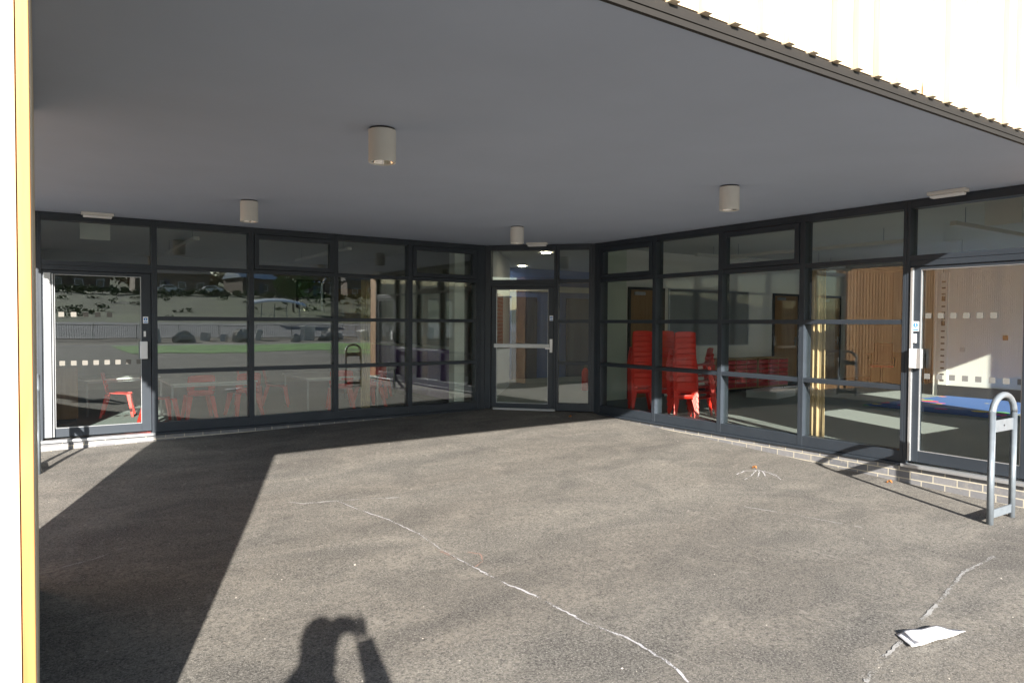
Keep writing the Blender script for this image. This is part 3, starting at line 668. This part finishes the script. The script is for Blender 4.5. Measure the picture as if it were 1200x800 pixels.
for s in (-1, 1): MB().tube([(s*.25, .1, .46), (s*.27, .08, .66), (s*.27, -.15, .67)], .015).build('armrest', 'dark', t)
for (x, y, z, lab) in ((15.29, 5.9, 1.2, 'square red-brown switch on the white wall behind the right door'), (15.29, 6.65, .95, 'small socket on the white wall left of the red switch'), (15.29, 5.1, 1.2, 'small switch on the white wall right of the red switch')):
    tag(MB().box(x-.012, x-.002, y-.045, y+.045, z-.045, z+.045).build('wall_switch', 'leafdry' if 'red' in lab[:12] else 'lampw', bev=.003), lab, 'switch')
t = thing('fire_extinguisher', 'red fire extinguisher in the lobby behind the side light', 'extinguisher', (9.35, 11.2, .05))
MB().lathe([(0, 0), (.07, 0), (.075, .02), (.075, .38), (.05, .44), (.02, .47), (.0, .47)], n=20).build('cylinder', 'red', t, True)
MB().box(-.03, .03, -.02, .02, .47, .53).build('valve', 'black', t); MB().tube([(.02, 0, .5), (.1, 0, .45), (.09, 0, .15)], .01).build('hose', 'black', t)

# ---------------------------------------------------------------- things on the tarmac
def ribbon(pts, w, mat, name, lab, cat, group=None, dz=.004):
    m = MB(); pp = []
    for (a, b) in zip(pts, pts[1:]):
        n = max(2, int((Vector(b)-Vector(a)).length/.03))
        for k in range(n): pp.append(Vector(a).lerp(Vector(b), k/n))
    pp.append(Vector(pts[-1])); vs = []
    for i, p in enumerate(pp):
        d = (pp[min(i+1, len(pp)-1)]-pp[max(i-1, 0)]).normalized(); nn = Vector((-d.y, d.x))
        ww = w*(.6+.8*random.random()); j = nn*random.uniform(-.006, .006)
        for s in (-1, 1):
            q = p+j+nn*s*ww/2; vs.append((q.x, q.y, gz(q.x, q.y)+dz))
    m.add(vs, [(2*i, 2*i+1, 2*i+3, 2*i+2) for i in range(len(pp)-1)])
    return tag(m.build(name, mat), lab, cat, group)
def G(px, py):                                   # a place on the tarmac read from the photograph
    d = f + r_*((px-600)/826) - u_*((py-400)/826); z = -.2
    for _ in range(6):
        t = (z-ZE)/d.z; x, y = d.x*t, d.y*t; z = gz(x, y)
    return (x, y)
P = [(395, 587), (420, 597), (455, 609), (490, 625), (515, 642), (533, 653), (556, 665), (590, 683), (625, 697), (655, 713), (690, 731), (735, 747), (760, 762), (790, 781), (806, 800)]
ribbon([G(*q) for q in P[:7]], .009, 'chalk', 'chalk_line', 'thin broken upper stretch of the long white chalk line across the tarmac', 'chalk line')
ribbon([G(*q) for q in P[6:]], .014, 'chalk', 'chalk_line', 'thicker white lower stretch of the long chalk line in the middle of the tarmac', 'chalk line')
ribbon([G(*q) for q in ((556, 665), (566, 657), (562, 649), (548, 647))], .010, 'pink', 'chalk_mark', 'faint pink chalk loop beside the long chalk line', 'chalk mark')
ribbon([G(*q) for q in ((508, 644), (522, 648), (533, 655))], .03, 'pink', 'chalk_mark', 'short pink chalk smudge on the long chalk line', 'chalk mark')
ribbon([G(*q) for q in ((1165, 652), (1130, 670), (1105, 700), (1085, 722), (1065, 745), (1030, 775), (1015, 800))], .020, 'chalkf', 'chalk_mark', 'faint curved chalk line beside the paper', 'chalk mark')
ribbon([G(*q) for q in ((60, 668), (110, 655), (150, 640))], .02, 'chalkf', 'chalk_mark', 'faint chalk line in the shadow at the left', 'chalk mark')
ribbon([G(*q) for q in ((860, 592), (930, 603), (1010, 618))], .018, 'chalkf', 'chalk_mark', 'faint chalk line running left of the right hoop', 'chalk mark')
ribbon([G(*q) for q in ((335, 588), (355, 590), (420, 585), (470, 583))], .02, 'chalkf', 'chalk_mark', 'faint chalk line at the head of the long chalk line', 'chalk mark')
fl = MB()
t = thing('chalk_flower', 'white chalk flower drawn on the tarmac near the right windows', 'chalk drawing')
for seg in (((863, 556), (872, 552), (890, 551), (908, 556), (915, 562)), ((886, 551), (880, 558), (872, 562)), ((890, 551), (888, 562)), ((893, 552), (899, 561)), ((896, 552), (907, 557))):
    o = ribbon([G(*q) for q in seg], .011, 'chalk', 'petal', None, None); o.parent = t
pt = [G(*q) for q in ((1050, 744), (1082, 741), (1090, 738), (1124, 745), (1122, 750), (1069, 761))]
pz = gz(*pt[0])+.006
m = MB(); cx_, cy_ = sum(p[0] for p in pt)/6, sum(p[1] for p in pt)/6
a, b, c, d = Vector(pt[0]), Vector(pt[2]), Vector(pt[3]), Vector(pt[5])
m.grid(lambda u, v: (*(a.lerp(d, v).lerp(b.lerp(c, v), u)), pz+.006*abs(math.sin(u*5+v*2))+.012*max(0, v-.7)), 10, 8)
m.grid(lambda u, v: (*(a.lerp(d, v).lerp(b.lerp(c, v), u)+Vector((.03, -.02))), pz+.014+.008*abs(math.sin(u*4+1+v*3))), 10, 8)
tag(m.build('paper', 'paper', smooth=True, solid=.001), 'crumpled white sheet of paper lying on the tarmac at the right', 'paper')
LV = [(884, 549, 'brown dry leaf on the tarmac above the chalk flower'), (995, 545, 'largest brown dry leaf lying against the right plinth'), (1042, 566, 'small brown leaf at the plinth left of the right door'), (668, 489, 'tiny brown leaf in front of the entrance side light')]
for (px, py, lab) in LV:
    x, y = G(px, py); z = gz(x, y)+.004; s = .05 if px == 995 else .028
    def lf(u, v, x=x, y=y, z=z, s=s):
        w = math.sin(PI*v)*(.55+.25*math.sin(9*v)); return (x+(u-.5)*s*2*w, y+(v-.5)*s*2.2, z+.02*abs(u-.5)*2+.012*math.sin(v*4))
    tag(MB().grid(lf, 6, 8).build('dry_leaf', 'leafdry', smooth=True, solid=.001), lab, 'leaf', 'dry leaves on the tarmac')
# loose grit
m = MB()
for k in range(420):
    x, y = random.uniform(-1.5, 7.3), random.uniform(.8, 9.9)
    if y > 9.2-(x-6.8)*1 and x > 6: continue
    s = random.uniform(.002, .006)*(1.5 if random.random() < .1 else 1); z = gz(x, y)
    a = random.uniform(0, PI); ca, sa = math.cos(a)*s, math.sin(a)*s
    m.add([(x+ca, y+sa, z), (x-sa, y+ca*.8, z), (x-ca, y-sa, z), (x+sa, y-ca*.9, z), (x, y, z+s*.7)], [(0, 1, 4), (1, 2, 4), (2, 3, 4), (3, 0, 4)])
tag(m.build('grit', 'stone'), 'loose pale grit scattered on the tarmac', 'grit', kind='stuff')

# ---------------------------------------------------------------- the photographer (throws the shadow)
def skin_obj(name, chain, mat, parent=None, sub=2):
    """chain: list of (co, radius, parent index)"""
    me = bpy.data.meshes.new(name); me.from_pydata([c[0] for c in chain], [(c[2], i) for i, c in enumerate(chain) if c[2] is not None], [])
    o = bpy.data.objects.new(name, me); C.objects.link(o); o.modifiers.new('k', 'SKIN')
    for i, c in enumerate(chain):
        r = c[1] if isinstance(c[1], tuple) else (c[1], c[1]); me.skin_vertices[0].data[i].radius = r
    me.skin_vertices[0].data[0].use_root = True
    s = o.modifiers.new('u', 'SUBSURF'); s.levels = sub; s.render_levels = sub
    me.materials.append(M[mat]); 
    if parent: o.parent = parent
    return o
PX, PY = rt.x*-.05-fw.x*.31, rt.y*-.05-fw.y*.31; GZ = gz(0, -.3)
def Pp(r, fwd, z): return (PX+rt.x*r+fw.x*fwd, PY+rt.y*r+fw.y*fwd, GZ+z*1.04)
ps = [(Pp(0, 0, .98), (.16, .12), None), (Pp(0, -.01, 1.18), (.15, .11), 0), (Pp(0, -.01, 1.36), (.20, .125), 1), (Pp(0, 0, 1.47), (.135, .10), 2), (Pp(0, .01, 1.56), .088, 3), (Pp(0, .02, 1.62), .08, 4),
      (Pp(-.19, 0, 1.42), .085, 2), (Pp(-.30, .06, 1.22), .07, 6), (Pp(-.10, .20, 1.42), .052, 7), (Pp(.02, .235, 1.62), .034, 8),
      (Pp(.19, 0, 1.42), .085, 2), (Pp(.34, .06, 1.25), .075, 10), (Pp(.25, .19, 1.48), .062, 11), (Pp(.18, .235, 1.62), .052, 12),
      (Pp(-.10, 0, .88), .10, 0), (Pp(-.12, .03, .50), .065, 14), (Pp(-.13, 0, .10), .045, 15), (Pp(-.15, .14, .04), .035, 16),
      (Pp(.10, 0, .88), .10, 0), (Pp(.12, .01, .50), .065, 18), (Pp(.13, -.02, .10), .045, 19), (Pp(.15, .12, .04), .035, 20)]
person = skin_obj('person', ps, 'coat')
tag(person, 'person in a dark coat with a camera raised, whose shadow falls on the tarmac', 'person')
hc = Vector(Pp(0, .045, 1.685)); hm = MB()
hm.ball((0, 0, 0), (.078, .098, .118), 20, 14); hd_ = hm.build('head', 'skin', person, True); hd_.location = hc; hd_.rotation_euler = (0, 0, math.atan2(fw.y, fw.x)-PI/2)
fm = MB(); fm.ball((0, .10, -.012), (.014, .022, .026)); fm.ball((-.078, 0, -.01), (.012, .02, .032)); fm.ball((.078, 0, -.01), (.012, .02, .032)); fm.ball((0, .092, -.058), (.026, .010, .008))
o = fm.build('face_features', 'skin', person, True); o.location = hc; o.rotation_euler = hd_.rotation_euler
fm = MB(); fm.ball((-.032, .086, .018), (.013, .012, .008)); fm.ball((.032, .086, .018), (.013, .012, .008)); o = fm.build('eyes', 'black', person, True); o.location = hc; o.rotation_euler = hd_.rotation_euler
fm = MB(); fm.ball((0, -.018, .028), (.102, .112, .122), 20, 12, .02); fm.ball((0, -.03, -.07), (.098, .09, .11), 16, 10, .02); o = fm.build('hair', 'hair', person, True); o.location = hc; o.rotation_euler = hd_.rotation_euler
lg = MB()
for s in (-1, 1):
    lg.tube([Pp(s*.09, 0, .98), Pp(s*.10, 0, .86), Pp(s*.12, .02, .50), Pp(s*.13, 0, .07)], [.115, .112, .082, .07], 16)
lg.build('trousers', 'jeans', person, True)
for a_, b_ in (((.34, .06, 1.24), (.19, .225, 1.63)), ((-.30, .06, 1.21), (.00, .22, 1.62))):
    MB().tube([Pp(*a_), Pp((a_[0]*2+b_[0])/3, (a_[1]*2+b_[1])/3, (a_[2]*2+b_[2])/3), Pp(*b_)], [.078, .068, .048], 14).build('sleeve', 'coat', person, True)
for s, rr in ((-1, .02), (1, .18)):
    base = Vector(Pp(rr, .235, 1.62)); inn = rt*(-s)
    tips = []
    ch = [(tuple(base), .026, None), (tuple(base+fw*.03+Vector((0, 0, .05))), .028, 0)]
    for k in range(4):
        b0 = base+fw*(.012+.0*k)+Vector((0, 0, .035+.022*k)); j = len(ch)
        ch += [(tuple(b0+fw*.03), .0095, 1), (tuple(b0+fw*.055+inn*.02), .009, j), (tuple(b0+fw*.05+inn*(.05-.006*abs(k-1.5))), .008, j+1)]
    j = len(ch); ch += [(tuple(base+inn*.03+Vector((0, 0, .02))), .011, 0), (tuple(base+inn*.055+fw*.01+Vector((0, 0, .03))), .010, j)]
    skin_obj('hand', ch, 'skin', person, 1)
cb = thing('compact_camera', 'small black camera held up by the photographer', 'camera', tuple(Vector((0, 0, ZE+.06))-fw*.080+rt*.05), math.atan2(fw.y, fw.x)-PI/2)
MB().box(-.06, .06, -.02, .02, -.038, .038).build('camera_body', 'black', cb, bev=.006)
MB().box(-.02, .02, -.018, .018, .0385, .055).build('viewfinder', 'black', cb, bev=.004)
m = MB(); m.tube([(0, .0205, 0), (0, .035, 0)], .026, 20); m.build('lens', 'black', cb, True)

# ---------------------------------------------------------------- outdoors behind the camera, seen mirrored in the glass
def foliage(cx, cy, z0, rx, ry, rz_, n, s, m=None, clumps=9):
    m = m or MB(); cc = []
    for k in range(clumps):
        a = random.uniform(0, 2*PI); e = random.uniform(-.6, 1); q = random.uniform(.35, .75)
        cc.append((cx+rx*q*math.cos(a), cy+ry*q*math.sin(a), z0+rz_*q*e, random.uniform(.3, .55)))
    for k in range(n):
        c = random.choice(cc); d = Vector((random.gauss(0, 1), random.gauss(0, 1), random.gauss(0, 1))).normalized()*random.uniform(.6, 1)**.5
        p = Vector((c[0]+d.x*rx*c[3], c[1]+d.y*ry*c[3], c[2]+d.z*rz_*c[3]))
        a = Vector((random.gauss(0, 1), random.gauss(0, 1), random.gauss(0, 1))).normalized(); b = a.orthogonal().normalized(); q = s*random.uniform(.6, 1.3)
        m.add([p-a*q, p+b*q*.6, p+a*q, p-b*q*.6], [(0, 1, 2, 3)])
    return m
def tree(x, y, z, h, r, mat, lab, n=1800, s=.22, group='trees around the school'):
    t = thing('tree', lab, 'tree', (x, y, z), 0, group)
    m = MB(); m.tube([(0, 0, -.3), (.05, .05, h*.3), (0, 0, h*.55), (.1, 0, h*.8)], [h*.03, h*.024, h*.016, h*.005], 8)
    for k in range(7):
        a = k*2.4; m.tube([(0, 0, h*(.3+.05*k)), (r*.5*math.cos(a), r*.5*math.sin(a), h*(.5+.05*k))], [h*.011, h*.004], 6)
    m.build('trunk', 'bark', t, True); foliage(0, 0, h*.66, r, r, h*.36, n, s).build('crown', mat, t)
tree(7.0, 21.5, -.3, 4.6, 1.7, 'leaf', 'green tree seen through the small back window of the left room, left one'); tree(8.6, 24.5, -.3, 5.0, 2.2, 'leaf', 'green tree seen through the small back window of the left room, right one')
for i, (x, Y, h, r, mt, lab) in enumerate((
    (33, 88, 7.5, 3.8, 'leafb', 'brown autumn tree by the bike shelter on the bank'), (44, 100, 9, 4.5, 'leafb', 'broad brown tree at the right end of the mirrored houses'),
    (52, 92, 8, 4, 'leaf', 'green tree at the right end of the mirrored bank'), (30, 80, 5, 2.6, 'leaf', 'small green tree below the pale roofed house'), (64, 100, 10, 5, 'leafb', 'tall brown tree beyond the right end of the bank'))):
    tree(x, -Y, prof(Y), h, r, mt, lab, 1500, .32)
for i, (x, lab) in enumerate(((0, 'green tree standing behind the left timber wall, nearest the yard'), (-12, 'green tree standing far left of the yard'))):
    tree(-18+x, -30-6*i, -.3, 8, 3.5, 'leaf', lab, 1600, .3)
# railings
def railings(x0, x1, Y, lab):
    t = thing('railing_fence', lab, 'fence', (0, -Y, prof(Y)))
    m = MB(); x = x0
    while x < x1: m.box(x, x+.025, -.012, .012, .08, 1.2); x += .16
    m.build('bars', 'dark', t); MB().box(x0, x1, -.02, .02, 1.2, 1.24).box(x0, x1, -.02, .02, .08, .12).build('rails', 'dark', t)
    x = x0
    while x < x1: MB().box(x, x+.06, -.03, .03, 0, 1.3).build('post', 'dark', t); x += 3.2
railings(-6, 34, 46, 'dark metal railings between the grass and the road, mirrored in the left glass')
# houses
def house(x, Y, w, d, h, rh, roofm, lab, rz=0):
    t = thing('house', lab, 'house', (x, -Y, prof(Y)-.3), rz, 'houses on the hillside')
    MB().box(-w/2, w/2, -d/2, d/2, 0, h).build('wall', 'render_', t)
    r = MB(); r.add([(-w/2-.3, -d/2-.3, h-.1), (w/2+.3, -d/2-.3, h-.1), (w/2+.3, d/2+.3, h-.1), (-w/2-.3, d/2+.3, h-.1), (-w/2-.3, 0, h+rh), (w/2+.3, 0, h+rh)], [(0, 1, 5, 4), (2, 3, 4, 5), (0, 4, 3), (1, 2, 5), (0, 3, 2, 1)])
    ro = r.build('roof', roofm, t); MB().box(w*.25, w*.25+.7, -.3, .3, h+rh*.5, h+rh+.7).build('chimney', 'render_', ro)
    n = max(2, int(w/3))
    for k in range(n):
        for z in ((.9, 2.1),) + (((3.4, 4.5),) if h > 4.5 else ()):
            wx = -w/2+w*(k+.5)/n; wf = MB().box(wx-.6, wx+.6, d/2+.002, d/2+.05, z[0], z[1]).build('window', 'whitep', t); MB().box(wx-.52, wx+.52, d/2+.051, d/2+.06, z[0]+.08, z[1]-.08).build('pane', 'carglass', wf)
    MB().box(-w*.08-.5, -w*.08+.5, d/2+.002, d/2+.06, 0.3, 2.3).build('door', 'dkblue', t)
house(3, 124, 15, 8, 3.4, 1.8, 'roof', 'long brown house at the left end of the mirrored hillside', .05)
house(20, 122, 12, 8, 3.6, 1.5, 'roof', 'brown house behind the two white cars')
house(35, 121, 9, 8, 3.2, 2.2, 'solar', 'house with a pale grey roof, left of its twin', -.2)
house(46, 123, 9, 8, 3.0, 2.2, 'solar', 'house with a pale grey roof, rightmost of the row', -.2)
house(60, 124, 14, 8, 3.6, 2.0, 'roof', 'brown house right of the pale roofed pair')
house(-16, 124, 14, 8, 3.6, 2.0, 'roof', 'brown house beyond the left end of the mirrored hillside')
# hedge
wd = MB()
for k in range(70):
    xx_ = -45+k*2.6+random.uniform(-1, 1); Yk = random.uniform(140, 158); foliage(xx_, -Yk, prof(Yk)+1.8, 2.6, 2.2, random.uniform(1.6, 2.8), 150, .5, wd, 5)
tag(wd.build('woodland', 'leafb'), 'dark wood on the hill behind the mirrored houses', 'woodland', kind='stuff')
hb = thing('hedge', 'dark green hedge along the top of the bank in front of the cars', 'hedge', (0, 0, 0))
m = MB()
for k in range(46): foliage(-6+k*1.3, -106-random.random(), prof(106)+.5, 1.1, .8, .8, 130, .2, m, 3)
m.build('foliage', 'hedge', hb); st = MB(); [st.tube([(-6+k*1.3, -106.5, prof(106)-.2), (-6+k*1.3, -106.5, prof(106)+.6)], .05, 5) for k in range(46)]; st.build('stems', 'bark', hb)
# cars
def car(x, Y, rz, lab):
    t = thing('parked_car', lab, 'car', (x, -Y, prof(Y)), rz, 'white cars parked above the bank')
    P_ = [(-2.1, .35), (-2.1, .85), (-1.95, 1.0), (-1.3, 1.05), (-.7, 1.48), (.7, 1.5), (1.35, 1.02), (1.95, .92), (2.15, .7), (2.15, .35)]
    n = len(P_); m = MB(); m.add([(a, -.85, b) for a, b in P_]+[(a, .85, b) for a, b in P_], [tuple(range(n)), tuple(range(n, 2*n))[::-1]]+[(i, (i+1) % n, n+(i+1) % n, n+i) for i in range(n)])
    m.build('body', 'carw', t, bev=.08)
    for s in (-1, 1):
        q = MB(); q.add([(-1.05, s*.856, 1.06), (-.62, s*.856, 1.4), (.6, s*.856, 1.42), (1.1, s*.856, 1.04)], [(0, 1, 2, 3)]); q.build('side_window', 'carglass', t, solid=.01)
        for xx_ in (-1.3, 1.35):
            wh = MB().tube([(xx_, s*.7, .32), (xx_, s*.88, .32)], .32, 20).build('wheel', 'tyre', t); MB().tube([(xx_, s*.881, .32), (xx_, s*.89, .32)], .19, 16).build('rim', 'lampw', wh)
        MB().box(2.12, 2.17, s*.6-.15, s*.6+.15, .62, .78).build('headlight', 'lampw', t, bev=.02)
car(18.0, 109.5, .05, 'white car, the left one of the two parked above the bank'); car(24.5, 109.5, PI, 'white car, the right one of the two parked above the bank')
# bike shelter
t = thing('bike_shelter', 'curved pale roofed bike shelter mirrored in the second left window', 'bike shelter', (22.6, -62, prof(62)), .1)
MB().grid(lambda u, v: ((u-.5)*6.2, -1.2+v*2.6, 2.75-.9*(v-.35)**2-.25*(2*u-1)**2*1.8), 14, 8).build('roof', 'canopy', t, True, solid=.05)
for k in range(5):
    x = -2.8+k*1.4; MB().tube([(x, -1.0, 0), (x, -1.0, 1.6), (x, -.5, 2.2)], .05, 8).build('post', 'steel', t)
for k in range(6):
    x = -2.5+k; MB().tube([(x+.3*math.cos(PI*i/8), .3, .5+.35*math.sin(PI*i/8) if 0 < i < 8 else 0) for i in range(9)], .03, 6).build('bike_hoop', 'steel', t)
# boulders
for k, (x, Y, s, lab) in enumerate(((9.5, 40, .8, 'pale boulder on the bare ground, leftmost'), (14.0, 41, 1.0, 'pale boulder on the bare ground, second from the left'), (18.0, 39.5, .6, 'smallest pale boulder on the bare ground'), (21.5, 41, .95, 'pale boulder on the bare ground, right of the smallest'), (28, 40.5, .9, 'pale boulder on the bare ground, rightmost'))):
    o = MB().ball((0, 0, 0), (s, s*.7, s*.75), 12, 8, .24).build('boulder', 'stone'); o.location = (x, -Y, prof(Y)+s*.35); o.rotation_euler = (0, 0, k*1.3)
    tag(o, lab, 'boulder', 'boulders near the railings')
for k in range(9):
    x, Y, q = (7.5, 11.6, 16.2, 20, 23.4, 25.2, 30.5, 33, 12.9)[k], 42+(k*37 % 5)*.6, (.5, .35, .45, .6, .3, .5, .4, .55, .3)[k]
    o = MB().box(-q, q, -q*.6, q*.6, -.1, q*2.1).build('stone_block', 'paleblock', bev=.06); o.location = (x, -Y, prof(Y)); o.rotation_euler = (.1*(k % 3), .12*((k*5) % 3-1), k*.9)
    tag(o, 'squared pale stone block on the bare ground, number %s counted from the left door side' % ('one two three four five six seven eight nine'.split()[sorted((7.5, 11.6, 16.2, 20, 23.4, 25.2, 30.5, 33, 12.9)).index(x)]), 'stone block', 'stone blocks by the railings')
sc = MB()
for k in range(60):
    Y = random.uniform(62, 104); foliage(random.uniform(-5, 55), -Y, prof(Y)+.2, random.uniform(.6, 1.8), .8, random.uniform(.3, .8), 45, .16, sc, 3)
tag(sc.build('scrub', 'hedge'), 'rough scrub scattered over the mirrored bank', 'scrub', kind='stuff')
# brick gate pillar seen mirrored in the entrance door
t = thing('brick_pillar', 'tall red brick pillar mirrored in the entrance door', 'pillar', (-24, -8, -.3), 0)
MB().box(-.4, .4, -.45, .45, 0, 3.4).build('shaft', 'redbrick', t); MB().box(-.48, .48, -.53, .53, 3.4, 3.5).build('cap', 'stone', t, bev=.01)
for o in list(C.objects):
    if o.name.startswith('camera') or o.type in ('LIGHT', 'CAMERA'): continue
